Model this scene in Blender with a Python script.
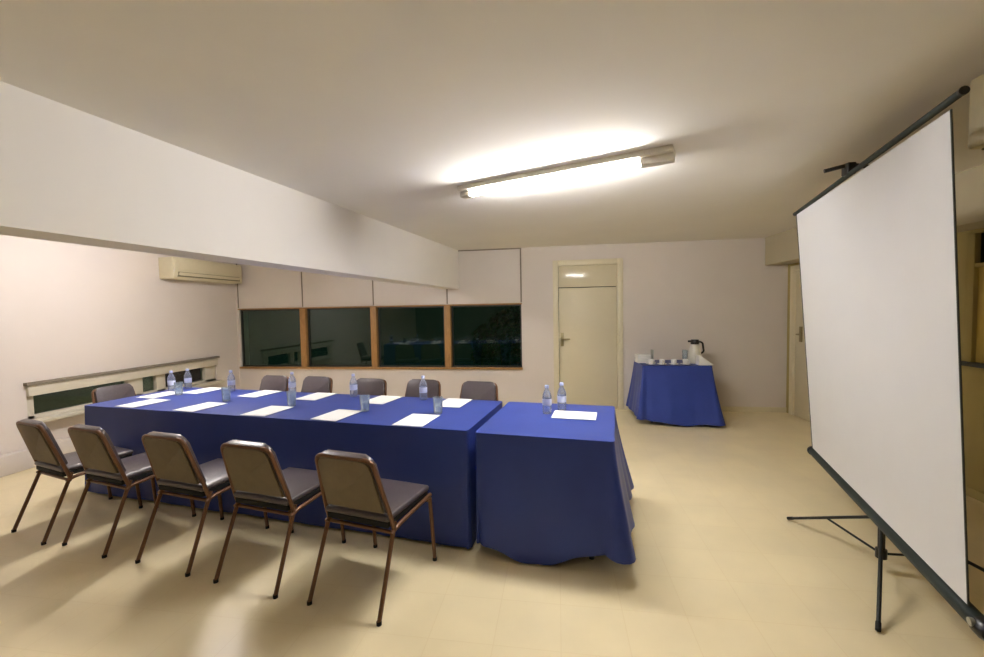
import bpy, bmesh, math, random
from mathutils import Vector, Matrix
random.seed(7)
for o_ in list(bpy.data.objects): bpy.data.objects.remove(o_)
SC = bpy.context.scene
COL = SC.collection
PI = math.pi

# ------------------------------------------------------------ camera, world, exposure
cam_data = bpy.data.cameras.new('camera')
cam_data.sensor_width = 36.0
cam_data.lens = 423.37 / 984 * 36.0
cam_data.clip_start = 0.02
cam = bpy.data.objects.new('camera', cam_data)
COL.objects.link(cam)
_r, _u, _w = Vector((.9882, .1521, -.0184)), Vector((.0113, .0475, .9988)), Vector((-.1527, .9872, -.0452))
cam.matrix_world = Matrix(((_r.x, _u.x, -_w.x, 0), (_r.y, _u.y, -_w.y, 0), (_r.z, _u.z, -_w.z, 1.4968), (0, 0, 0, 1)))
SC.camera = cam
world = bpy.data.worlds.new('night'); SC.world = world; world.use_nodes = True
world.node_tree.nodes['Background'].inputs[0].default_value = (.0014, .0034, .0025, 1)
world.node_tree.nodes['Background'].inputs[1].default_value = 1.0
SC.view_settings.view_transform = 'Standard'
SC.view_settings.look = 'None'
SC.view_settings.exposure = 2.32
SC.cycles.max_bounces = 20
SC.cycles.diffuse_bounces = 12
SC.cycles.transparent_max_bounces = 24
SC.view_settings.gamma = 1.0
SC.view_settings.use_curve_mapping = False
LAMP_FRONT = 60.0      # emission of the tube over the tables
FILL_SIDE = 72.0       # unseen tube added behind the bulkhead to brighten the left wall
FILL_REAR = 9.0       # unseen tube added at the camera's end to fill the foreground

# ------------------------------------------------------------ materials
def mat(name, col, rough=.6, spec=.4, metal=0., noise=0., nscale=20., bump=0., bscale=200., sheen=0., coat=0., stretch=None):
    m = bpy.data.materials.new(name); m.use_nodes = True
    nt = m.node_tree; b = nt.nodes['Principled BSDF']
    b.inputs['Base Color'].default_value = (*col, 1)
    b.inputs['Roughness'].default_value = rough
    b.inputs['Specular IOR Level'].default_value = spec
    b.inputs['Metallic'].default_value = metal
    if sheen:
        b.inputs['Sheen Weight'].default_value = sheen; b.inputs['Sheen Roughness'].default_value = .35; b.inputs['Sheen Tint'].default_value = (.55, .58, 1, 1)
    if coat: b.inputs['Coat Weight'].default_value = coat
    if noise or bump:
        tc = nt.nodes.new('ShaderNodeTexCoord'); mp = nt.nodes.new('ShaderNodeMapping')
        nt.links.new(tc.outputs['Object'], mp.inputs[0])
        if stretch: mp.inputs['Scale'].default_value = stretch
    if noise:
        n = nt.nodes.new('ShaderNodeTexNoise'); n.inputs['Scale'].default_value = nscale; n.inputs['Detail'].default_value = 4
        nt.links.new(mp.outputs[0], n.inputs['Vector'])
        r = nt.nodes.new('ShaderNodeMapRange'); r.inputs[1].default_value = .3; r.inputs[2].default_value = .7
        r.inputs[3].default_value = 1 - noise; r.inputs[4].default_value = 1 + noise
        nt.links.new(n.outputs['Fac'], r.inputs[0])
        mx = nt.nodes.new('ShaderNodeVectorMath'); mx.operation = 'SCALE'; mx.inputs[0].default_value = col
        nt.links.new(r.outputs[0], mx.inputs['Scale']); nt.links.new(mx.outputs[0], b.inputs['Base Color'])
    if bump:
        n = nt.nodes.new('ShaderNodeTexNoise'); n.inputs['Scale'].default_value = bscale; n.inputs['Detail'].default_value = 2
        nt.links.new(mp.outputs[0], n.inputs['Vector'])
        bp = nt.nodes.new('ShaderNodeBump'); bp.inputs['Strength'].default_value = bump; bp.inputs['Distance'].default_value = .003
        nt.links.new(n.outputs['Fac'], bp.inputs['Height']); nt.links.new(bp.outputs[0], b.inputs['Normal'])
    return m

def clear_mat(name, tint, refl=1.0, rough=.02, body=None, amount=.2):
    m = bpy.data.materials.new(name); m.use_nodes = True
    nt = m.node_tree; nt.nodes.remove(nt.nodes['Principled BSDF'])
    out = nt.nodes['Material Output']
    t = nt.nodes.new('ShaderNodeBsdfTransparent'); t.inputs[0].default_value = (*tint, 1)
    g = nt.nodes.new('ShaderNodeBsdfGlossy'); g.inputs['Roughness'].default_value = rough
    g.inputs[0].default_value = (1, 1, 1, 1)
    f = nt.nodes.new('ShaderNodeFresnel'); f.inputs[0].default_value = 1.45
    k = nt.nodes.new('ShaderNodeMath'); k.operation = 'MULTIPLY'; k.inputs[1].default_value = refl
    mx = nt.nodes.new('ShaderNodeMixShader')
    nt.links.new(f.outputs[0], k.inputs[0]); nt.links.new(k.outputs[0], mx.inputs[0])
    nt.links.new(t.outputs[0], mx.inputs[1]); nt.links.new(g.outputs[0], mx.inputs[2])
    if body:
        d = nt.nodes.new('ShaderNodeBsdfDiffuse'); d.inputs[0].default_value = (*body, 1)
        tr = nt.nodes.new('ShaderNodeBsdfTranslucent'); tr.inputs[0].default_value = (*body, 1)
        m1 = nt.nodes.new('ShaderNodeMixShader'); m1.inputs[0].default_value = .5
        nt.links.new(d.outputs[0], m1.inputs[1]); nt.links.new(tr.outputs[0], m1.inputs[2])
        m2 = nt.nodes.new('ShaderNodeMixShader'); m2.inputs[0].default_value = amount
        nt.links.new(mx.outputs[0], m2.inputs[1]); nt.links.new(m1.outputs[0], m2.inputs[2]); mx = m2
    nt.links.new(mx.outputs[0], out.inputs[0])
    return m

def glow_mat(name, col, s):
    m = bpy.data.materials.new(name); m.use_nodes = True
    b = m.node_tree.nodes['Principled BSDF']
    b.inputs['Base Color'].default_value = (.9, .9, .9, 1)
    b.inputs['Emission Color'].default_value = (*col, 1); b.inputs['Emission Strength'].default_value = s
    return m

def floor_mat():
    m = mat('cream floor tiles', (.64, .515, .285), rough=.32, spec=.35)
    nt = m.node_tree; b = nt.nodes['Principled BSDF']
    tc = nt.nodes.new('ShaderNodeTexCoord')
    br = nt.nodes.new('ShaderNodeTexBrick'); br.offset = 0
    br.inputs['Color1'].default_value = (.82, .71, .46, 1); br.inputs['Color2'].default_value = (.80, .69, .445, 1)
    br.inputs['Mortar'].default_value = (.77, .65, .40, 1)
    br.inputs['Scale'].default_value = 1; br.inputs['Brick Width'].default_value = .3; br.inputs['Row Height'].default_value = .3
    br.inputs['Mortar Size'].default_value = .003; br.inputs['Mortar Smooth'].default_value = .6
    nt.links.new(tc.outputs['Object'], br.inputs['Vector'])
    n = nt.nodes.new('ShaderNodeTexNoise'); n.inputs['Scale'].default_value = 3; n.inputs['Detail'].default_value = 6
    nt.links.new(tc.outputs['Object'], n.inputs['Vector'])
    r = nt.nodes.new('ShaderNodeMapRange'); r.inputs[1].default_value = .3; r.inputs[2].default_value = .7; r.inputs[3].default_value = .95; r.inputs[4].default_value = 1.04
    nt.links.new(n.outputs['Fac'], r.inputs[0])
    mx = nt.nodes.new('ShaderNodeVectorMath'); mx.operation = 'SCALE'
    nt.links.new(br.outputs['Color'], mx.inputs[0]); nt.links.new(r.outputs[0], mx.inputs['Scale'])
    nt.links.new(mx.outputs[0], b.inputs['Base Color'])
    return m

M = {}
M['floor'] = floor_mat()
M['ceiling'] = mat('ceiling paint', (.83, .81, .765), .9, .1, noise=.015, nscale=2)
M['bulkhead'] = mat('bulkhead paint', (.82, .80, .77), .9, .1, noise=.012, nscale=3)
M['wall'] = mat('wall paint', (.68, .625, .575), .85, .15, noise=.012, nscale=3, bump=.05, bscale=300)
M['wall_right'] = mat('shade darkened ochre wall', (.42, .35, .15), .85, .15, noise=.03, nscale=3)  # ochre deepened so the colour carries the shade behind the screen
M['fill_cutter'] = mat('unseen wall darkened to cut fill', (.20, .165, .12), .9, .1, noise=.05, nscale=5)  # unseen wall, made dark to cut bounce onto the cloth fronts
M['beam'] = mat('shade darkened tan beam', (.50, .445, .32), .85, .1, noise=.02, nscale=4)  # tan darkened to hold the beam's shadow beside the screen
M['panel'] = mat('pale wall panel', (.68, .63, .585), .6, .25, noise=.012, nscale=4)
M['groove'] = mat('panel joint', (.22, .19, .15), .8, .1)
M['door'] = mat('cream door enamel', (.66, .60, .43), .42, .4, noise=.01, nscale=5)
M['transom'] = mat('glossy cream transom', (.66, .60, .43), .16, .6, noise=.01, nscale=5)
M['door_trim'] = mat('cream door trim', (.70, .64, .46), .4, .4, noise=.01, nscale=5)
M['wood'] = mat('orange brown wood', (.36, .20, .075), .45, .3, noise=.2, nscale=12, stretch=(8, 8, .6))
M['dark_frame'] = mat('dark window frame', (.03, .035, .03), .4, .4, noise=.1)
M['white_frame'] = mat('cream window frame', (.60, .56, .46), .5, .3, noise=.02)
M['glass'] = clear_mat('window glass', (.55, .68, .60), refl=1.3, rough=.01)
M['dark_glass'] = mat('dark transom glass', (.012, .014, .006), .1, .5, noise=.1)
M['blind'] = mat('ochre blind', (.52, .40, .12), .7, .2, noise=.04, nscale=6)
M['hedge'] = mat('hedge leaves', (.03, .10, .035), .7, .3, noise=.5, nscale=14)
M['soil'] = mat('outside ground', (.03, .035, .025), .9, .1, noise=.3, nscale=6)
M['cloth'] = mat('royal blue tablecloth', (.030, .056, .275), .42, .32, noise=.05, nscale=6, bump=.03, bscale=500)
M['table_top'] = mat('plywood table top', (.35, .24, .13), .6, .3, noise=.1, nscale=6, stretch=(1, 8, 8))
M['steel_dark'] = mat('grey table leg steel', (.12, .12, .12), .4, .5, metal=.6, noise=.05)
M['chair_frame'] = mat('brown chair tube', (.16, .075, .035), .32, .5, metal=.35, noise=.08, nscale=8)
M['chair_fabric'] = mat('taupe seat vinyl', (.078, .062, .068), .30, .75, noise=.08, nscale=60, bump=.12, bscale=400)
M['chair_back'] = mat('brown back shell', (.17, .135, .085), .6, .3, noise=.06, nscale=20, bump=.1, bscale=300)
M['rubber'] = mat('black rubber', (.015, .015, .015), .7, .2, noise=.1)
M['paper'] = mat('white paper', (.82, .82, .80), .8, .2, noise=.01)
M['clear'] = clear_mat('clear glass', (.95, .97, .98), refl=1.4, body=(.70, .84, .92), amount=.17)
M['bottle'] = clear_mat('clear bottle plastic', (.92, .95, .98), refl=1.6, body=(.62, .70, .92), amount=.24)
M['water'] = clear_mat('water', (.94, .97, .98), refl=.6)
M['cap'] = mat('pale blue cap', (.45, .52, .80), .4, .4, noise=.02)
M['bottle_label'] = mat('pale bottle label', (.55, .60, .80), .5, .3, noise=.03)
M['screen'] = mat('matt white screen', (.66, .66, .67), .9, .1, noise=.008, nscale=5, bump=.03, bscale=700)
M['screen_edge'] = mat('dark screen edge', (.05, .055, .05), .6, .3, noise=.1)
M['case'] = mat('dark green grey case', (.014, .023, .021), .5, .35, noise=.1, nscale=10)
M['black_metal'] = mat('black painted metal', (.018, .02, .019), .4, .5, metal=.3, noise=.1)
M['silver'] = mat('grey steel', (.50, .52, .50), .3, .5, metal=.8, noise=.05)
M['lamp_body'] = mat('white lamp enamel', (.62, .58, .50), .5, .3, noise=.02)
M['tube_front'] = glow_mat('lit tube', (1, .98, .965), LAMP_FRONT)
M['fill_side'] = glow_mat('added side fill tube', (1, .955, .955), FILL_SIDE)
M['fill_rear'] = glow_mat('added rear fill tube', (1, .97, .93), FILL_REAR)
M['ac'] = mat('cream plastic', (.66, .60, .42), .45, .4, noise=.02)
M['ac_slot'] = mat('shaded slot', (.20, .18, .11), .6, .2, noise=.05)
M['ceramic'] = mat('white ceramic', (.80, .80, .80), .25, .5, noise=.01)
M['napkin'] = mat('white napkin cloth', (.80, .79, .76), .9, .1, noise=.02, bump=.1)
M['flask'] = mat('cream flask', (.72, .70, .60), .3, .5, noise=.02)
M['black_plastic'] = mat('black plastic', (.012, .012, .012), .3, .5, noise=.1)
M['handle_metal'] = mat('dull brass', (.30, .25, .13), .35, .5, metal=.7, noise=.05)

# ------------------------------------------------------------ mesh helpers
def bm_box(bm, lo, hi, rot=None, bevel=0., seg=2):
    lo, hi = Vector(lo), Vector(hi)
    g = bmesh.ops.create_cube(bm, size=1)
    vs = g['verts']; s = hi - lo; c = (hi + lo) / 2
    for v in vs:
        v.co = Vector((v.co.x * s.x, v.co.y * s.y, v.co.z * s.z))
    if bevel:
        es = list({e for v in vs for e in v.link_edges})
        r = bmesh.ops.bevel(bm, geom=es, offset=bevel, segments=seg, profile=.5, affect='EDGES')
        vs = list({v for f in r['faces'] for v in f.verts} | {v for v in vs if v.is_valid})
    for v in vs:
        if rot is not None: v.co = rot @ v.co
        v.co += c
    return vs

def bm_tube(bm, pts, r, n=10, caps=True):
    pts = [Vector(p) for p in pts]
    rr = r if isinstance(r, (list, tuple)) else [r] * len(pts)
    t0 = (pts[1] - pts[0]).normalized()
    a = Vector((0, 0, 1)) if abs(t0.z) < .9 else Vector((1, 0, 0))
    nrm = t0.cross(a).normalized()
    rings = []
    for i, p in enumerate(pts):
        if i == 0: t = pts[1] - pts[0]
        elif i == len(pts) - 1: t = pts[-1] - pts[-2]
        else: t = (pts[i] - pts[i - 1]).normalized() + (pts[i + 1] - pts[i]).normalized()
        t.normalize()
        nrm = (nrm - t * nrm.dot(t)).normalized()
        b = t.cross(nrm)
        rings.append([bm.verts.new(p + (nrm * math.cos(2 * PI * k / n) + b * math.sin(2 * PI * k / n)) * rr[i]) for k in range(n)])
    for q, s in zip(rings, rings[1:]):
        for k in range(n): bm.faces.new((q[k], q[(k + 1) % n], s[(k + 1) % n], s[k]))
    if caps:
        bm.faces.new(rings[0][::-1]); bm.faces.new(rings[-1])

def bm_lathe(bm, prof, c=(0, 0, 0), n=24):
    c = Vector(c); rings = []
    for r, z in prof:
        if r < 1e-5: rings.append([bm.verts.new(c + Vector((0, 0, z)))])
        else: rings.append([bm.verts.new(c + Vector((r * math.cos(2 * PI * k / n), r * math.sin(2 * PI * k / n), z))) for k in range(n)])
    for q, s in zip(rings, rings[1:]):
        for k in range(n):
            k2 = (k + 1) % n
            if len(q) == 1 and len(s) == 1: continue
            if len(q) == 1: bm.faces.new((q[0], s[k2], s[k]))
            elif len(s) == 1: bm.faces.new((q[k], q[k2], s[0]))
            else: bm.faces.new((q[k], q[k2], s[k2], s[k]))

def bm_prism(bm, outline, axis_a, axis_b, axis_n, depth, origin=(0, 0, 0), bevel=0.):
    """outline (a,b) extruded along axis_n by depth, centred"""
    A_, B_, N_ = Vector(axis_a), Vector(axis_b), Vector(axis_n); o = Vector(origin)
    lo = [bm.verts.new(o + A_ * a + B_ * b - N_ * depth / 2) for a, b in outline]
    hi = [bm.verts.new(o + A_ * a + B_ * b + N_ * depth / 2) for a, b in outline]
    n = len(outline)
    f1 = bm.faces.new(lo[::-1]); f2 = bm.faces.new(hi)
    for k in range(n): bm.faces.new((lo[k], lo[(k + 1) % n], hi[(k + 1) % n], hi[k]))
    if bevel:
        es = list(f1.edges) + list(f2.edges)
        bmesh.ops.bevel(bm, geom=es, offset=bevel, segments=3, profile=.5, affect='EDGES')

def smooth_path(pts, rad=.04, seg=5):
    pts = [Vector(p) for p in pts]; out = [pts[0]]
    for a, b, c in zip(pts, pts[1:], pts[2:]):
        d1 = (a - b); d2 = (c - b); r = min(rad, d1.length * .45, d2.length * .45)
        p, q = b + d1.normalized() * r, b + d2.normalized() * r
        for k in range(seg + 1):
            t = k / seg
            out.append(p * (1 - t) ** 2 + b * 2 * t * (1 - t) + q * t ** 2)
    out.append(pts[-1]); return out

def link(name, bm, m, parent=None, smooth=True, angle=40):
    bmesh.ops.recalc_face_normals(bm, faces=bm.faces[:])
    me = bpy.data.meshes.new(name); bm.to_mesh(me); bm.free()
    me.materials.append(m)
    if smooth:
        for p in me.polygons: p.use_smooth = True
        try: me.set_sharp_from_angle(angle=math.radians(angle))
        except Exception: pass
    o = bpy.data.objects.new(name, me); COL.objects.link(o)
    if parent is not None: o.parent = parent
    return o

def tag(o, label, cat, group=None, kind=None):
    o['label'] = label; o['category'] = cat
    if group: o['group'] = group
    if kind: o['kind'] = kind
    return o

def thing(name, label, cat, loc=(0, 0, 0), rz=0, group=None):
    o = bpy.data.objects.new(name, None); o.empty_display_size = .1; COL.objects.link(o)
    o.location = loc; o.rotation_euler = (0, 0, rz)
    return tag(o, label, cat, group)

def struct(o): o['kind'] = 'structure'; return o

def box_obj(name, boxes, m, parent=None, bevel=0., structure=False, seg=2):
    bm = bmesh.new()
    for lo, hi in boxes: bm_box(bm, lo, hi, bevel=bevel, seg=seg)
    o = link(name, bm, m, parent)
    return struct(o) if structure else o

def dup(root, loc, rz, label, group=None):
    r = root.copy(); COL.objects.link(r); r.location = loc; r.rotation_euler = (0, 0, rz); r['label'] = label
    if group: r['group'] = group
    for ch in list(root.children):
        c = ch.copy(); COL.objects.link(c); c.parent = r
        for g in ch.children:
            d = g.copy(); COL.objects.link(d); d.parent = c
    return r

def cells(a0, a1, b0, b1, holes):
    """rectangles covering [a0,a1]x[b0,b1] minus holes (ha0,ha1,hb0,hb1)"""
    As = sorted({a0, a1, *[h[0] for h in holes], *[h[1] for h in holes]})
    out = []
    for p, q in zip(As, As[1:]):
        hs = sorted([(h[2], h[3]) for h in holes if h[0] <= p + 1e-6 and h[1] >= q - 1e-6])
        z = b0
        for s, e in hs:
            if s > z: out.append((p, q, z, s))
            z = max(z, e)
        if z < b1: out.append((p, q, z, b1))
    return out

# ------------------------------------------------------------ the room
YB, XL, XR, ZC, YF = 6.342, -5.292, 3.110, 2.404, -2.6
T = .2
WX = [-5.244, -4.082, -2.869, -1.669, -.531]; WZ0, WZ1 = .615, 1.563
D0, D1, DZ = -.010, .889, 2.146
LY0, LY1, LZ0, LZ1 = 3.464, 5.869, .46, .83
RD0, RD1, RDZ = 5.30, 6.20, 1.97           # door in the right wall
RW0, RW1, RWZ0, RWZ1 = 2.2, 3.775, 1.03, 2.0   # opening in the right wall behind the screen

box_obj('floor', [((XL - T, YF - T, -.1), (XR + T, YB + T, 0))], M['floor'], structure=True)
box_obj('ceiling', [((XL - T, YF - T, ZC), (XR + T, YB + T, ZC + .12))], M['ceiling'], structure=True)
box_obj('wall_back', [((a, YB, b), (c, YB + T, d)) for a, c, b, d in cells(XL - T, XR + T, 0, ZC, [(WX[0], WX[4], WZ0, WZ1), (D0, D1, 0, DZ)])], M['wall'], structure=True)
box_obj('wall_left', [((XL - T, a, b), (XL, c, d)) for a, c, b, d in cells(YF, YB, 0, ZC, [(LY0, LY1, LZ0, LZ1)])], M['wall'], structure=True)
box_obj('wall_right', [((XR, a, b), (XR + T, c, d)) for a, c, b, d in cells(YF, YB, 0, ZC, [(RD0, RD1, 0, RDZ), (RW0, RW1, RWZ0, RWZ1)])], M['wall_right'], structure=True)
box_obj('wall_front', [((XL - T, YF - T, 0), (XR + T, YF, ZC))], M['fill_cutter'], structure=True)

# bulkhead that crosses the left half of the room
def bulk():
    bm = bmesh.new()
    a = Vector((-1.479, YB, 0)); d = Vector((-.1226, -.9925, 0)); n = Vector((-.9925, .1226, 0))
    L = (YB - YF) / .9925
    w = .24
    b = a + d * L
    a2 = a + n * w; a2 = a2 - d * ((a2.y - YB) / d.y)
    b2 = b + n * w; b2 = b2 - d * ((b2.y - YF) / d.y)
    vs = [bm.verts.new((p.x, p.y, z)) for p, z in ((a, 1.82), (b, 1.875), (b2, 1.875), (a2, 1.82))] + [bm.verts.new((p.x, p.y, ZC)) for p in (a, b, b2, a2)]
    for q in ((0, 1, 2, 3), (7, 6, 5, 4), (0, 4, 5, 1), (1, 5, 6, 2), (2, 6, 7, 3), (3, 7, 4, 0)):
        bm.faces.new([vs[i] for i in q])
    struct(link('bulkhead', bm, M['bulkhead'], smooth=False))
bulk()
box_obj('beam_right', [((2.822, YF, 2.03), (XR, YB, ZC))], M['beam'], structure=True)

# pale panels over the windows, with dark joints
zt = 2.385
for i in range(4):
    box_obj('wall_panel', [((WX[i] + .012, YB - .012, WZ1 + .03), (WX[i + 1] - .012, YB, zt))], M['panel'], bevel=.002, structure=True)
trim_n = 1
def trim(boxes, m, bevel=.003):
    global trim_n
    o = box_obj('trim_%d' % trim_n, boxes, m, bevel=bevel, structure=True); trim_n += 1
    return o
for i in range(5):
    trim([((WX[i] - .010, YB - .008, WZ1 + .03), (WX[i] + .010, YB, zt + .012))], M['groove'], 0)
trim([((WX[0], YB - .010, zt), (WX[4] + .012, YB, zt + .016))], M['groove'], 0)
# wooden mullions and thin wooden sill
for i in range(1, 4):
    trim([((WX[i] - .048, YB - .03, WZ0), (WX[i] + .048, YB + .07, WZ1))], M['wood'])
trim([((WX[0] - .01, YB - .035, WZ0 - .03), (WX[4] + .01, YB + .10, WZ0))], M['wood'])
trim([((WX[0] - .01, YB - .02, WZ1), (WX[4] + .01, YB + .10, WZ1 + .02))], M['wood'])
# the four dark windows
for i in range(4):
    x0 = WX[i] + (.055 if i else 0); x1 = WX[i + 1] - (.055 if i < 3 else 0)
    y0, y1 = YB + .03, YB + .065; f = .022
    w = box_obj('window_%d' % (i + 1), [((x0, y0, WZ0), (x0 + f, y1, WZ1)), ((x1 - f, y0, WZ0), (x1, y1, WZ1)), ((x0 + f, y0, WZ0), (x1 - f, y1, WZ0 + f)), ((x0 + f, y0, WZ1 - f), (x1 - f, y1, WZ1))], M['dark_frame'], structure=True)
    box_obj('pane', [((x0 + f, y0 + .012, WZ0 + f), (x1 - f, y0 + .018, WZ1 - f))], M['glass'], w)

# low window strip in the left wall
w5 = box_obj('window_5', [((XL - .10, LY0, LZ1 - .125), (XL + .03, LY1, LZ1)),
                          ((XL - .10, LY0, LZ0), (XL - .02, LY0 + .07, LZ1 - .125)), ((XL - .10, LY1 - .20, LZ0), (XL - .02, LY1, LZ1 - .125)),
                          ((XL - .10, 4.50, LZ0), (XL - .02, 4.69, LZ1 - .125)), ((XL - .10, 4.88, LZ0), (XL - .02, 5.01, LZ1 - .125)),
                          ((XL - .10, LY0, LZ0), (XL - .02, LY1, LZ0 + .04))], M['white_frame'], bevel=.004, structure=True)
box_obj('shadow_strip', [((XL - .02, LY0 - .02, LZ1 - .015), (XL + .05, LY1 + .02, LZ1 + .015))], M['groove'], w5)  # dark strip standing for the shadow groove along the frame top
box_obj('sill', [((XL - .10, LY0 - .04, LZ0 - .03), (XL + .12, LY1 + .02, LZ0 + .004))], M['white_frame'], w5, bevel=.004)
for a, b in ((LY0 + .07, 4.50), (4.69, 4.88), (5.01, LY1 - .20)):
    box_obj('pane', [((XL - .075, a, LZ0 + .04), (XL - .069, b, LZ1 - .125))], M['glass'], w5)

# plinth along the left wall, baseboards
trim([((XL, YF, 0), (XL + .10, YB, .19))], M['panel'], .006)
box_obj('baseboard_back', [((XL + .10, YB - .012, 0), (D0 - .06, YB, .07)), ((D1 + .06, YB - .012, 0), (XR, YB, .07))], M['door_trim'], bevel=.002, structure=True)
box_obj('baseboard_right', [((XR - .012, YF, 0), (XR, RD0 - .06, .07))], M['wall_right'], bevel=.002, structure=True)

# door 1 (back wall): leaf, transom, frame, lever
box_obj('trim_20', [((D0 - .05, YB - .015, 0), (D0 + .03, YB + .12, DZ + .05)), ((D1 - .03, YB - .015, 0), (D1 + .05, YB + .12, DZ + .05)), ((D0 + .03, YB - .015, DZ - .03), (D1 - .03, YB + .12, DZ + .05))], M['door_trim'], bevel=.003, structure=True)
d1 = box_obj('door_1', [((D0 + .035, YB + .015, .005), (D1 - .035, YB + .055, 1.79))], M['door'], bevel=.003, structure=True)
box_obj('transom', [((D0 + .032, YB + .010, 1.80), (D1 - .032, YB + .055, DZ - .032))], M['transom'], d1, bevel=.003)
bm = bmesh.new(); bm_box(bm, (D0 + .055, YB + .005, .93), (D0 + .10, YB + .0155, 1.13), bevel=.004)
bm_tube(bm, smooth_path([(D0 + .078, YB + .01, 1.04), (D0 + .078, YB - .045, 1.04), (D0 + .19, YB - .045, 1.04)], .02), .009)
link('door_handle', bm, M['handle_metal'], d1)

# door 2 (right wall)
box_obj('trim_21', [((XR - .015, RD0 - .05, 0), (XR + .12, RD0 + .03, RDZ + .03)), ((XR - .015, RD1 - .03, 0), (XR + .12, RD1 + .05, RDZ + .03)), ((XR - .015, RD0 + .03, RDZ - .03), (XR + .12, RD1 - .03, RDZ + .03))], M['door_trim'], bevel=.003, structure=True)
d2 = box_obj('door_2', [((XR + .015, RD0 + .035, .005), (XR + .055, RD1 - .035, RDZ - .035))], M['door'], bevel=.003, structure=True)
bm = bmesh.new(); bm_box(bm, (XR + .003, 6.00, 1.0), (XR + .0155, 6.06, 1.2), bevel=.003)
bm_tube(bm, smooth_path([(XR + .01, 6.03, 1.10), (XR - .05, 6.03, 1.10), (XR - .05, 5.90, 1.10)], .02), .010)
link('door_handle', bm, M['handle_metal'], d2)

# opening in the right wall behind the screen: dark transom over an ochre blind, ledge below
w6 = box_obj('window_6', [((XR - .01, RW0, RWZ0), (XR + .08, RW0 + .05, RWZ1)), ((XR - .01, RW1 - .06, RWZ0), (XR + .08, RW1, RWZ1)), ((XR - .005, RW0 + .05, 1.745), (XR + .08, RW1 - .06, 1.775))], M['wall_right'], bevel=.003, structure=True)
box_obj('pane', [((XR + .03, RW0 + .05, 1.775), (XR + .04, RW1 - .06, RWZ1))], M['dark_glass'], w6)
box_obj('blind', [((XR + .02, RW0 + .05, RWZ0), (XR + .03, RW1 - .06, 1.745))], M['blind'], w6)
box_obj('ledge', [((XR - .05, RW0 - .05, RWZ0 - .03), (XR + .08, RW1 + .05, RWZ0))], M['screen_edge'], w6, bevel=.003)

# garden outside the back windows (night)
box_obj('ground', [((-9, YB + T, -.3), (4, YB + 6, -.15)), ((-9, 1, -.3), (XL - T, YB + T, -.15))], M['soil'], structure=True)
def hedge(name, x0, x1, y, h, label, seed):
    rnd = random.Random(seed); bm = bmesh.new()
    for k in range(2600):
        px = rnd.uniform(x0, x1); ph = h * (.8 + .25 * math.sin(px * 2.1 + seed)); 
        z = rnd.uniform(-.15, ph); py = y + rnd.gauss(0, .16)
        s = rnd.uniform(.03, .07); a = Vector((rnd.gauss(0, 1), rnd.gauss(0, 1), rnd.gauss(0, 1))).normalized(); b = a.orthogonal().normalized(); c = a.cross(b)
        P_ = Vector((px, py, z))
        vs = [bm.verts.new(P_ + b * s), bm.verts.new(P_ + c * s * .5 + a * .01), bm.verts.new(P_ - b * s), bm.verts.new(P_ - c * s * .5 + a * .01)]
        bm.faces.new(vs)
    o = link(name, bm, M['hedge'], smooth=False)
    tag(o, label, 'hedge', kind='stuff')
hedge('hedge', -1.6, .6, YB + 1.6, 1.5, 'green hedge dimly seen outside the window nearest the door', 3)

# ------------------------------------------------------------ lamps
def batten(name, label, p, q, tubem, ends=(.08, .185)):
    p, q = Vector(p), Vector(q)
    d = q - p; L = d.length; rz = math.atan2(d.y, d.x); mid = (p + q) / 2
    t = thing(name, label, 'ceiling light', (mid.x, mid.y, ZC), rz, None)
    zb = -.035
    bm = bmesh.new(); bm_box(bm, (-L / 2, -.068, zb), (L / 2, .068, 0), bevel=.006)
    link('body', bm, M['lamp_body'], t)
    a, b = -L / 2 + ends[0], L / 2 - ends[1]
    zc = zb - .022
    bm = bmesh.new(); bm_tube(bm, [(a, 0, zc), (b, 0, zc)], .015, 14)
    link('tube', bm, tubem, t)
    for s0, s1 in ((-L / 2, a), (b, L / 2)):
        bm = bmesh.new(); bm_box(bm, (s0, -.034, zb - .042), (s1, .034, zb + .002), bevel=.006)
        link('end_housing', bm, M['lamp_body'], t)
    return t
batten('fluorescent_lamp', 'lit fluorescent tube lamp on the ceiling above the right end of the tables', (-.69, 3.13, 2.34), (.675, 2.605, 2.34), M['tube_front'])
batten('fluorescent_lamp', 'added fill tube lamp, unseen between the bulkhead and the left wall', (-3.55, 4.20, 2.35), (-3.35, 2.95, 2.35), M['fill_side'])
batten('fluorescent_lamp', 'added fill tube lamp, unseen on the ceiling behind the camera', (-1.75, .05, 2.35), (-1.75, -1.30, 2.35), M['fill_rear'])

# ------------------------------------------------------------ air conditioner on the left wall
ac = thing('air_conditioner', 'cream wall air conditioner high in the left corner under the bulkhead', 'air conditioner', (XL, 5.60, 1.99))
bm = bmesh.new()
bm_prism(bm, [(.003, 0), (.19, 0), (.235, .05), (.24, .22), (.22, .29), (.003, .29)], (1, 0, 0), (0, 0, 1), (0, 1, 0), 1.22, bevel=.008)
link('body', bm, M['ac'], ac)
box_obj('front_panel', [((.232, -.56, .12), (.250, .56, .26))], M['ac'], ac, bevel=.006)
box_obj('air_slot', [((.205, -.56, .030), (.2375, .56, .095))], M['ac_slot'], ac)
bm = bmesh.new(); bm_box(bm, (-.006, -.55, -.03), (.006, .55, .03), bevel=.003)
o = link('louver', bm, M['ac'], ac); o.location = (.238, 0, .06); o.rotation_euler = (0, .5, 0)
for s in (-1, 1):
    box_obj('side_cap', [((.003, s * .612 - .012, .0), (.225, s * .612 + .012, .285))], M['ac'], ac, bevel=.006)

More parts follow.
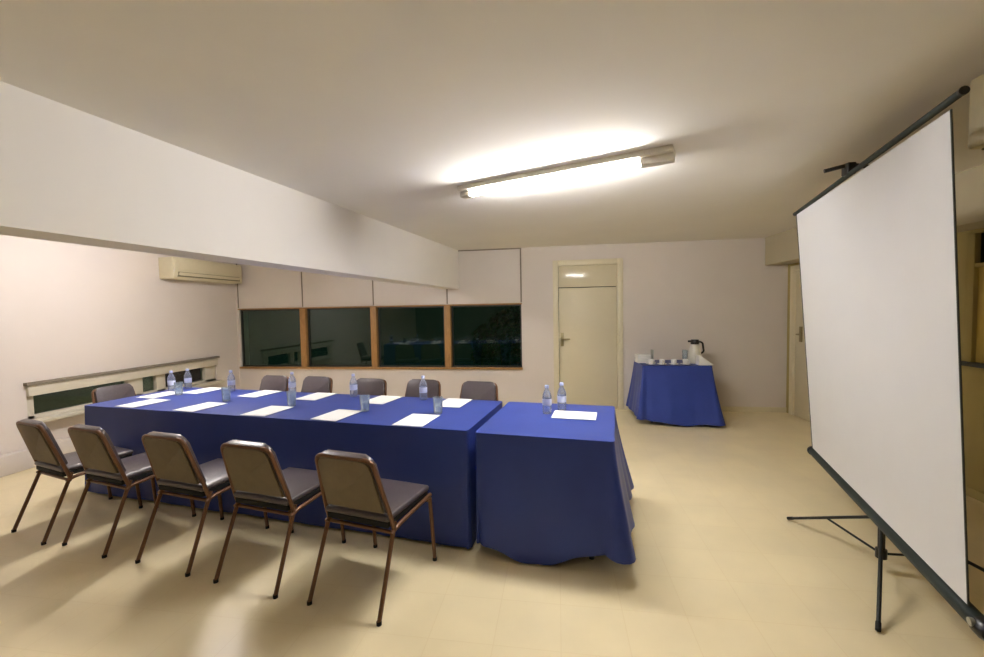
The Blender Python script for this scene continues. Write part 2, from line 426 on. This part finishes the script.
# small cream unit at the right edge under the ceiling
cu = thing('ceiling_unit', 'cream white box unit under the ceiling behind the screen at right edge', 'ceiling unit', (2.01, 2.03, ZC))
box_obj('body', [((-.32, -.045, -.285), (.32, .045, 0))], M['ac'], cu, bevel=.012)
box_obj('grille', [((-.28, -.03, -.292), (.28, .03, -.283))], M['ac_slot'], cu, bevel=.003)

# ------------------------------------------------------------ tables and cloths
TA = -.129
UX = Vector((-math.cos(TA), -math.sin(TA), 0)); VX = Vector((-math.sin(TA), math.cos(TA), 0))
TO = Vector((.3052, 2.4184, 0))
def tp(s, v, z=0.): return TO + UX * s + VX * v + Vector((0, 0, z))
TROT = math.atan2(VX.y, VX.x) - PI / 2
ZT = .746

def table(name, label, c, L, W, rz, bays=1):
    t = thing(name, label, 'table', (c.x, c.y, 0), rz)
    bm = bmesh.new(); bm_box(bm, (-L / 2, -W / 2, ZT - .03), (L / 2, W / 2, ZT), bevel=.004); link('tabletop', bm, M['table_top'], t)
    for sx in (-1, 1):
        for sy in (-1, 1):
            bm = bmesh.new(); bm_tube(bm, [(sx * (L / 2 - .12), sy * (W / 2 - .1), 0), (sx * (L / 2 - .12), sy * (W / 2 - .1), ZT - .03)], .016)
            link('leg', bm, M['steel_dark'], t)
    return t

def cloth(name, label, c, L, W, rz, hem, flare, seed, ztop=ZT, fold=.022, corner=.02, group=None, floorz=.012, waves=1.0, flat=lambda x: 0):
    """draped cloth: L along local x, W along local y. hem(px,py)->hem height, flare(px,py)->outward offset at the hem"""
    rnd = random.Random(seed)
    hx, hy = L / 2, W / 2; e = .005
    zt_ = ztop + .006
    # perimeter samples with outward normals
    per = []; r = corner; nseg = 7
    def side(p, q, n, cnt):
        for k in range(cnt): per.append((Vector(p).lerp(Vector(q), k / cnt), Vector(n)))
    def arc(cx, cy, a0):
        for k in range(nseg):
            a = a0 + (PI / 2) * k / nseg
            per.append((Vector((cx + r * math.cos(a), cy + r * math.sin(a))), Vector((math.cos(a), math.sin(a)))))
    X, Y = hx + e, hy + e
    nx, ny = max(12, int(L / .035)), max(12, int(W / .035))
    side((-X + r, -Y), (X - r, -Y), (0, -1), nx); arc(X - r, -Y + r, -PI / 2)
    side((X, -Y + r), (X, Y - r), (1, 0), ny); arc(X - r, Y - r, 0)
    side((X - r, Y), (-X + r, Y), (0, 1), nx); arc(-X + r, Y - r, PI / 2)
    side((-X, Y - r), (-X, -Y + r), (-1, 0), ny); arc(-X + r, -Y + r, PI)
    n = len(per)
    # arc-length
    s = [0.]
    for i in range(1, n): s.append(s[-1] + (per[i][0] - per[i - 1][0]).length)
    P1, P2, P3 = rnd.uniform(0, 6), rnd.uniform(0, 6), rnd.uniform(0, 6)
    tot = s[-1]
    def k_of(lam): return 2 * PI * round(tot / lam) / tot
    k1, k2, k3 = k_of(.47), k_of(.21), k_of(.93)
    levels = [0, .012, .03, .08, .16, .26, .38, .5, .62, .74, .86, 1.0]
    bm = bmesh.new(); rings = []
    # top: inner rings
    for f in (.0, .25, .5, .75, .94):
        rings.append(None if f == 0 else [bm.verts.new((p.x * f, p.y * f, zt_ + .0012 * math.sin(9 * p.x * f + P1) * math.sin(11 * p.y * f + P2))) for p, _ in per])
    cen = bm.verts.new((0, 0, zt_)); rings = rings[1:]
    for i in range(n): bm.faces.new((cen, rings[0][i], rings[0][(i + 1) % n]))
    for li, t in enumerate(levels):
        ring = []
        for i, (p, nn) in enumerate(per):
            hz = hem(p.x, p.y); fl = flare(p.x, p.y)
            w = (math.sin(k1 * s[i] + P1) * .55 + math.sin(k2 * s[i] + P2 + .8 * t) * .30 + math.sin(k3 * s[i] + P3) * .5) * waves
            diag = abs(nn.x * nn.y) * 2
            tight = 1 - flat(p.x) * min(1, abs(nn.x) * 1.6)
            out = fl * t ** 1.25 + (fold * (w + .55) * t ** 1.1 + diag * .05 * t ** 1.2) * tight
            out = max(out, .003 * t)
            z = zt_ - (zt_ - hz) * t - (0.004 if 0 < t < .02 else 0)
            z += .012 * t * math.sin(k3 * 2 * s[i] + P2) * (1 if hz > .02 else .2)
            if t == 0: z = zt_ - .001
            ring.append(bm.verts.new((p.x + nn.x * out, p.y + nn.y * out, max(z, floorz))))
        rings.append(ring)
    for q, w_ in zip(rings, rings[1:]):
        for i in range(n): bm.faces.new((q[i], q[(i + 1) % n], w_[(i + 1) % n], w_[i]))
    o = link(name, bm, M['cloth'], angle=75)
    o.location = (c.x, c.y, 0); o.rotation_euler = (0, 0, rz)
    return tag(o, label, 'tablecloth', group)

TW = .851
# local x of a table runs against UX (towards the right end), local y along VX
LRZ = math.atan2(-UX.y, -UX.x)
S_END, S_GAP0, S_GAP1 = 4.29, .872, .808
cm = tp((S_END + S_GAP0) / 2, TW / 2)
table('conference_table', 'long conference table under the main blue cloth', cm, S_END - S_GAP0 - .02, TW - .02, LRZ)
cloth('tablecloth', 'long blue cloth over the main table, between the two rows of chairs', cm, S_END - S_GAP0, TW, LRZ,
      lambda x, y: .02, lambda x, y: .012 if x > 1.6 else .010, 11, fold=.009, flat=lambda x: .85 if x > 1.6 else (.7 if x < -1.6 else 0))
ce = tp(S_GAP1 / 2, TW / 2 - .015)
table('end_table', 'shorter table under the blue cloth at the right end of the row', ce, S_GAP1 - .02, TW - .01, LRZ)
def hem2(x, y):
    k = min(1, max(0, (x - .02) / .38)); k = k * k * (3 - 2 * k)
    m_ = min(1, max(0, (-x - .12) / .28)); m_ = m_ * m_ * (3 - 2 * m_)
    return .022 + .115 * k + .055 * m_
def flare2(x, y):
    if x > .38: return .09 + .02 * (1 if y > .2 else 0)
    if x < -.38: return .004
    return .035
cloth('tablecloth', 'blue cloth of the shorter end table, flaring towards the screen', ce, S_GAP1, TW + .02, LRZ, hem2, flare2, 23, fold=.016, flat=lambda x: .9 if x < -.3 else 0)

bc = Vector((1.47, 5.845, 0)); 
table('side_table', 'small table under the blue cloth by the back wall', bc, .80, .58, 0)
def flareb(x, y):
    f = .075
    if x > .36: f = .10
    if x < -.36: f = .06
    return f
cloth('tablecloth', 'blue cloth of the small serving table standing against the back wall', bc, .82, .60, 0,
      lambda x, y: .03 + .06 * min(1, max(0, (-.12 - x) / .28)), flareb, 5, fold=.02, waves=.9)

# ------------------------------------------------------------ chairs
def make_chair(label, group, loc, rz):
    t = thing('stacking_chair', label, 'chair', loc, rz, group)
    fr = M['chair_frame']
    for s in (-1, 1):
        bm = bmesh.new(); bm_tube(bm, smooth_path([(s * .213, -.28, .012), (s * .205, -.125, .40), (s * .204, -.115, .425)], .02), .0115)
        l = link('rear_leg', bm, fr, t)
        bm = bmesh.new(); bm_lathe(bm, [(0, 0), (.0128, 0), (.0128, .016), (.012, .019)], (s * .213, -.281, 0), 12); link('rubber_foot', bm, M['rubber'], l)
        bm = bmesh.new(); bm_tube(bm, [(s * .213, .272, .012), (s * .207, .240, .395)], .0115)
        l = link('front_leg', bm, fr, t)
        bm = bmesh.new(); bm_lathe(bm, [(0, 0), (.0128, 0), (.0128, .016), (.012, .019)], (s * .213, .272, 0), 12); link('rubber_foot', bm, M['rubber'], l)
        bm = bmesh.new(); bm_tube(bm, smooth_path([(s * .206, -.15, .375), (s * .206, -.10, .392), (s * .207, .248, .412)], .03), .0115)
        link('side_rail', bm, fr, t)
    # back frame: inverted U
    bm = bmesh.new()
    bm_tube(bm, smooth_path([(-.206, -.125, .385), (-.204, -.150, .47), (-.171, -.243, .775), (.171, -.243, .775), (.204, -.150, .47), (.206, -.125, .385)], .045, 6), .0115)
    link('back_frame', bm, fr, t)
    bm = bmesh.new()
    bm_tube(bm, [(-.206, -.128, .372), (.206, -.128, .372)], .010)
    link('rear_stretcher', bm, fr, t)
    bm = bmesh.new(); bm_tube(bm, [(-.206, .225, .385), (.206, .225, .385)], .010); link('front_stretcher', bm, fr, t)
    # backrest: upholstered pad in front, shell behind
    up = Vector((0, -.093, .305)).normalized(); nrm = Vector((0, .305, .093)).normalized()
    base = Vector((0, -.152, .478))
    H = .324
    def outl(wb, wt, h, r):
        pts = [(-wb / 2, 0), (wb / 2, 0)]
        for k in range(7):
            a = PI / 2 * k / 6; pts.append((wt / 2 - r + r * math.cos(a), h - r + r * math.sin(a)))
        for k in range(7):
            a = PI / 2 + PI / 2 * k / 6; pts.append((-wt / 2 + r + r * math.cos(a), h - r + r * math.sin(a)))
        return pts
    bm = bmesh.new(); bm_prism(bm, outl(.378, .334, H, .05), (1, 0, 0), up, nrm, .036, base + nrm * .014, bevel=.012); 
    link('backrest', bm, M['chair_fabric'], t)
    bm = bmesh.new(); bm_prism(bm, outl(.356, .314, H - .026, .045), (1, 0, 0), up, nrm, .012, base + up * .010 - nrm * .011, bevel=.004)
    link('back_shell', bm, M['chair_back'], t)
    # seat
    bm = bmesh.new()
    vs = bm_box(bm, (-.2, -.165, .434), (.2, .256, .466), bevel=.0145, seg=4)
    bmesh.ops.subdivide_edges(bm, edges=[e for e in bm.edges if e.calc_length() > .2], cuts=6, use_grid_fill=True)
    for v in bm.verts:
        if v.co.z > .45:
            v.co.z += .012 * max(0, 1 - (v.co.x / .2) ** 2) * max(0, 1 - ((v.co.y - .05) / .21) ** 2)
    link('seat', bm, M['chair_fabric'], t)
    bm = bmesh.new(); bm_box(bm, (-.192, -.158, .402), (.192, .248, .4345), bevel=.006); link('seat_base', bm, M['rubber'], t)
    return t

near = [((-3.862, 2.411), (-3.471, 2.349), 'brown stacking chair on the near side, first from the left wall'),
        ((-3.254, 2.287), (-2.842, 2.220), 'brown stacking chair on the near side, second from the left wall'),
        ((-2.556, 2.158), (-2.116, 2.085), 'brown stacking chair on the near side, middle one of the five'),
        ((-1.912, 2.038), (-1.475, 1.961), 'brown stacking chair on the near side, second from the screen end'),
        ((-1.279, 1.940), (-.854, 1.849), 'brown stacking chair on the near side, nearest the camera and the end table')]
first = None
def put_chair(cx, cy, rz, label, group):
    global first
    if first is None: first = make_chair(label, group, (cx, cy, 0), rz); return first
    return dup(first, (cx, cy, 0), rz, label, group)
for (a, b, lab), sh, lat in zip(near, (.085, .045, .015, 0, 0), (.115, .05, .015, 0, 0)):
    m = ((a[0] + b[0]) / 2, (a[1] + b[1]) / 2); rz = math.atan2(b[1] - a[1], b[0] - a[0]) - lat * .9; bk = .28 - sh
    put_chair(m[0] - math.sin(rz) * bk + lat, m[1] + math.cos(rz) * bk, rz, lab, 'chairs along the near side of the table')
far = [(-3.165, 4.323, 'first from the left wall'), (-2.617, 4.273, 'second from the left wall'), (-1.951, 4.168, 'middle one of the five'),
       (-1.361, 4.131, 'fourth from the left wall'), (-.764, 4.040, 'nearest the cream door')]
for x, y, lab in far:
    rz = PI + TROT + .01
    put_chair(x - math.sin(rz) * .215, y + math.cos(rz) * .215, rz, 'brown stacking chair behind the table on the window side, ' + lab, 'chairs along the window side of the table')
hp = tp(4.92, .60); rz = math.atan2(-UX.y, -UX.x) - PI / 2
put_chair(hp.x - math.sin(rz) * .243, hp.y + math.cos(rz) * .243, rz, 'brown stacking chair at the head of the table beside the low window', None)

# ------------------------------------------------------------ papers, glasses and bottles on the tables
ZC_T = ZT + .0085
def paper(s, v, lab, land=False, dr=0.):
    bm = bmesh.new(); w, h = (.297, .21) if land else (.215, .30)
    bm_box(bm, (-w / 2, -h / 2, 0), (w / 2, h / 2, .003), bevel=.0008, seg=1)
    o = link('paper_pad', bm, M['paper']); p = tp(s, v, ZC_T); o.location = p; o.rotation_euler = (0, 0, LRZ + dr)
    tag(o, lab, 'paper', 'paper pads on the tables')
pos5 = ['first from the left wall', 'second from the left wall', 'middle one of the row', 'fourth from the left wall', 'last before the end table']
for (s, v), l in zip([(3.84, .16), (3.20, .155), (2.535, .155), (1.92, .155), (1.285, .152)], pos5):
    paper(s, v, 'white sheet on the near edge of the blue table, ' + l, dr=random.uniform(-.06, .06))
for (s, v), l in zip([(3.86, .72), (3.15, .70), (2.536, .70), (1.873, .69), (1.233, .70)], pos5):
    paper(s, v, 'white sheet on the window side of the blue table, ' + l, dr=random.uniform(-.06, .06))
paper(4.07, .47, 'white sheet at the head of the long table by the low window', True, PI / 2)
paper(.262, .50, 'white sheet alone on the end table, beside two bottles', True, 0)

glass0 = None; bottle0 = None
def make_glass(label, loc):
    t = thing('water_glass', label, 'glass', loc, 0, 'water glasses on the tables')
    bm = bmesh.new(); bm_lathe(bm, [(0, 0), (.028, 0), (.030, .004), (.036, .118), (.0335, .118), (.0275, .008), (0, .008)], n=20); link('tumbler', bm, M['clear'], t)
    bm = bmesh.new(); bm_lathe(bm, [(0, .009), (.0272, .009), (.031, .07), (0, .07)], n=20); link('water', bm, M['water'], t)
    return t
def make_bottle(label, loc):
    t = thing('water_bottle', label, 'bottle', loc, 0, 'water bottles on the tables')
    bm = bmesh.new(); bm_lathe(bm, [(0, 0), (.029, 0), (.032, .006), (.032, .12), (.030, .135), (.016, .165), (.0125, .172), (.0125, .182)], n=20); link('bottle_body', bm, M['bottle'], t)
    bm = bmesh.new(); bm_lathe(bm, [(0, .180), (.0145, .180), (.0145, .198), (.013, .2), (0, .2)], n=20); link('cap', bm, M['cap'], t)
    bm = bmesh.new(); bm_lathe(bm, [(.0326, .06), (.0328, .061), (.0328, .105), (.0326, .106)], n=20); link('bottle_label', bm, M['bottle_label'], t)
    return t
def put(kind, s, v, label):
    global glass0, bottle0
    p = tp(s, v, ZC_T)
    if kind == 'g':
        if glass0 is None: glass0 = make_glass(label, p)
        else: dup(glass0, p, 0, label)
    else:
        if bottle0 is None: bottle0 = make_bottle(label, p)
        else: dup(bottle0, p, 0, label)
G = 'clear water glass on the blue table '
for s, v, l in [(3.55, .38, 'between the first two near sheets from the left wall'), (2.90, .36, 'between the second and middle near sheets'),
                (2.24, .34, 'between the middle and fourth near sheets'), (1.58, .33, 'between the fourth and last near sheets')]: pass
near_g = [(3.90, .51, 'beside the head sheet'), (3.19, .38, 'behind the second near sheet from the left wall'), (2.48, .34, 'behind the middle near sheet'),
          (1.79, .31, 'behind the fourth near sheet from the left wall'), (1.22, .36, 'behind the last near sheet before the end table')]
for s, v, l in near_g: put('g', s, v, G + l)
B = 'clear water bottle on the blue table '
for s, v, l in [(4.14, .79, 'at its far left corner by the low window'), (3.55, .76, 'between the first two window side sheets'), (2.85, .77, 'between the second and middle window side sheets'),
                (2.20, .77, 'between the middle and fourth window side sheets'), (1.53, .77, 'left of the last window side sheet')]: put('b', s, v, B + l)
put('b', 4.16, .64, B + 'just behind the head sheet')
put('b', .455, .52, 'clear water bottle on the end table, touching the sheet')
put('b', .365, .64, 'clear water bottle on the end table, behind the sheet')

# ------------------------------------------------------------ serving table items
ZB = ZT + .0085
def cup(x, y, lab, first_=[None]):
    if first_[0] is None:
        t = thing('coffee_cup', lab, 'cup', (x, y, ZB), .6, 'white cups on the serving table'); first_[0] = t
        bm = bmesh.new(); bm_lathe(bm, [(0, .002), (.03, .002), (.06, .012), (.058, .015), (.028, .007), (0, .007)], n=20); link('saucer', bm, M['ceramic'], t)
        bm = bmesh.new(); bm_lathe(bm, [(0, .008), (.022, .008), (.030, .02), (.038, .07), (.0355, .07), (.027, .022), (0, .014)], n=20); link('cup_body', bm, M['ceramic'], t)
        bm = bmesh.new(); bm_tube(bm, smooth_path([(.034, 0, .058), (.062, 0, .058), (.056, 0, .026), (.031, 0, .026)], .015), .0045, 8); link('cup_handle', bm, M['ceramic'], t)
        return t
    return dup(first_[0], (x, y, ZB), .6 + x * 3, lab)
for x, l in zip((1.17, 1.31, 1.45, 1.59), ('first from its left end', 'second from its left end', 'third from its left end', 'nearest the flask')):
    cup(x, 5.62, 'white cup in the front row of the serving table, ' + l)
# folded napkins stacked on the left
t = thing('napkin_stack', 'stack of folded white napkins on the left end of the serving table', 'napkins', (1.115, 5.86, ZB), .1)
for k in range(5):
    bm = bmesh.new(); bm_box(bm, (-.085, -.085, k * .022), (.085, .085, k * .022 + .0205), bevel=.008); o = link('napkin', bm, M['napkin'], t); o.rotation_euler = (0, 0, .06 * math.sin(k * 2.3))
# small dark-framed card holder beside them
t = thing('menu_stand', 'thin grey stand beside the napkin stack', 'stand', (1.235, 5.84, ZB), .15)
box_obj('base', [((-.03, -.045, 0), (.03, .045, .008))], M['silver'], t, bevel=.002)
box_obj('plate', [((-.006, -.04, .007), (.006, .04, .17))], M['silver'], t, bevel=.002)
# flask
t = thing('coffee_flask', 'cream coffee flask with black lid and handle at the right end of the serving table', 'flask', (1.755, 5.80, ZB), 0)
bm = bmesh.new()
bm_lathe(bm, [(0, 0), (.072, 0), (.078, .008), (.078, .10), (.068, .17), (.050, .225), (.044, .245), (0, .245)], n=28)
link('flask_body', bm, M['flask'], t)
bm = bmesh.new(); bm_lathe(bm, [(0, .244), (.050, .244), (.053, .255), (.053, .285), (.044, .305), (0, .308)], n=24)
bm_box(bm, (-.085, -.016, .268), (-.03, .016, .295), bevel=.006)
link('flask_lid', bm, M['black_plastic'], t)
bm = bmesh.new(); bm_tube(bm, smooth_path([(.045, 0, .28), (.095, 0, .265), (.110, 0, .15), (.072, 0, .12)], .04, 6), .012, 10)
link('flask_handle', bm, M['black_plastic'], t)
# leaning folded napkin and glass next to the flask
bm = bmesh.new(); bm_prism(bm, [(0, 0), (.17, 0), (.165, .012), (.02, .12), (.005, .12)], (1, 0, 0), (0, 0, 1), (0, 1, 0), .15, bevel=.004)
o = link('folded_napkin', bm, M['napkin']); o.location = (1.73, 5.63, ZB); tag(o, 'white folded napkin sloping in front of the coffee flask', 'napkin')
t = thing('drinking_glass', 'tall clear glass just left of the coffee flask', 'glass', (1.635, 5.80, ZB))
bm = bmesh.new(); bm_lathe(bm, [(0, 0), (.03, 0), (.032, .004), (.034, .17), (.032, .17), (.028, .008), (0, .008)], n=20); link('tumbler', bm, M['clear'], t)

# ------------------------------------------------------------ projection screen
PB = Vector((1.762, 2.590, 0))
ps = thing('projection_screen', 'large white tripod projection screen standing at the right', 'projection screen', PB)
def L_(p): return Vector(p) - PB
TLc, TRc, BLc, BRc = Vector((1.787, 3.53, 2.166)), Vector((1.380, 1.758, 2.171)), Vector((1.905, 3.50, .402)), Vector((1.463, 1.735, .391))
def face(a, b): return TLc.lerp(TRc, a).lerp(BLc.lerp(BRc, a), b)
nrm_s = (TRc - TLc).cross(BLc - TLc).normalized()
if nrm_s.x > 0: nrm_s = -nrm_s
bm = bmesh.new(); NA, NB = 14, 14
grid = [[[bm.verts.new(L_(face(i / NA, j / NB)) + nrm_s * d) for j in range(NB + 1)] for i in range(NA + 1)] for d in (.0, -.003)]
for d in (0, 1):
    for i in range(NA):
        for j in range(NB):
            q = (grid[d][i][j], grid[d][i + 1][j], grid[d][i + 1][j + 1], grid[d][i][j + 1]); bm.faces.new(q if d == 0 else q[::-1])
for i in range(NA):
    for j in (0, NB): bm.faces.new((grid[0][i][j], grid[0][i + 1][j], grid[1][i + 1][j], grid[1][i][j]))
for j in range(NB):
    for i in (0, NA): bm.faces.new((grid[0][i][j], grid[0][i][j + 1], grid[1][i][j + 1], grid[1][i][j]))
link('screen_fabric', bm, M['screen'], ps)
# dark selvedge down the near edge
bm = bmesh.new(); dr = (TRc - TLc).normalized()
bm_tube(bm, [L_(TRc + dr * .003), L_(BRc + dr * .003)], .0035, 8); link('edge_strip', bm, M['screen_edge'], ps)
bm = bmesh.new(); bm_tube(bm, [L_(TLc - dr * .004), L_(BLc - dr * .004)], .004, 8); link('edge_strip', bm, M['screen_edge'], ps)
# top bar
du = Vector((0, 0, 1))
bm = bmesh.new(); bm_tube(bm, [L_(TLc - dr * .035 + du * .012), L_(TRc + dr * .062 + du * .034)], .0135, 12); tb = link('top_bar', bm, M['case'], ps)
for p, q in ((TLc - dr * .045, TLc - dr * .030), (TRc + dr * .058 + du * .022, TRc + dr * .072 + du * .022)):
    bm = bmesh.new(); bm_tube(bm, [L_(p + du * .012), L_(q + du * .012)], .015, 12); link('end_cap', bm, M['black_plastic'], tb)
# bottom case
dbm = (BRc - BLc).normalized()
a, b = BLc - dbm * .03 - du * .035 - nrm_s * .01, BRc + dbm * .055 - du * .035 - nrm_s * .01
bm = bmesh.new(); bm_tube(bm, [L_(a), L_(b)], .030, 16); cs = link('roller_case', bm, M['case'], ps)
for p, q, s in ((a, a - dbm * .03, 1), (b, b + dbm * .05, 1)):
    bm = bmesh.new(); bm_tube(bm, [L_(p), L_(p.lerp(q, .7)), L_(q)], [.034, .034, .024], 16); link('end_cap', bm, M['black_plastic'], cs)
bm = bmesh.new(); pp = b + dbm * .012 + nrm_s * .027 + du * .016; bm_tube(bm, [L_(pp), L_(pp + nrm_s * .012)], .014, 12); link('screw', bm, M['silver'], cs)
# pole (leans forward a little at the top with the arm)
mid_b, mid_t = BLc.lerp(BRc, .5), TLc.lerp(TRc, .5)
back = -nrm_s
pole_top = Vector((1.79, 2.60, 2.20))
bm = bmesh.new(); bm_tube(bm, [L_((PB.x, PB.y, .085)), L_((PB.x, PB.y, 1.25))], .0165, 12); bm_tube(bm, [L_((PB.x, PB.y, 1.25)), L_(pole_top)], .0125, 12)
link('pole', bm, M['black_metal'], ps)
for z0, z1, r_ in ((.27, .33, .027), (.08, .13, .026), (1.21, 1.28, .024)):
    bm = bmesh.new(); bm_tube(bm, [L_((PB.x, PB.y, z0)), L_((PB.x, PB.y, z1))], r_, 12)
    link('collar', bm, M['black_plastic'], ps)
# keystone arm with a hook over the top bar
mt = TLc.lerp(TRc, .52) + du * .03
bm = bmesh.new(); bm_tube(bm, smooth_path([L_(pole_top), L_(mt + du * .05), L_(mt + nrm_s * .02 + du * .045), L_(mt + nrm_s * .11 + du * .035)], .03), .011, 10)
bm_box(bm, L_(mt) + Vector((-.022, -.03, -.01)), L_(mt) + Vector((.022, .03, .055)), bevel=.008)
link('keystone_arm', bm, M['black_plastic'], ps)
# bracket joining pole to the case
bm = bmesh.new(); bm_tube(bm, [L_((PB.x, PB.y, .40)), L_(mid_b - du * .035 - nrm_s * .01)], .014, 10); link('case_bracket', bm, M['black_metal'], ps)
# tripod legs
feet = [Vector((1.42, 2.094, .012)), Vector((1.565, 3.147, .012)), Vector((2.34, 2.44, .012))]
for ft in feet:
    d = (ft - PB); d.z = 0; d.normalize()
    hub = Vector((PB.x, PB.y, .30)) + d * .024
    bm = bmesh.new(); bm_tube(bm, [L_(hub), L_(ft)], .009, 10); lg = link('tripod_leg', bm, M['black_metal'], ps)
    bm = bmesh.new(); e = (ft - hub).normalized(); bm_tube(bm, [L_(ft - e * .04), L_(ft)], .011, 10); link('rubber_foot', bm, M['rubber'], lg)
    m = hub.lerp(ft, .52)
    bm = bmesh.new(); bm_tube(bm, [L_(Vector((PB.x, PB.y, .105)) + d * .02), L_(m)], .0065, 8); link('leg_brace', bm, M['black_metal'], ps)
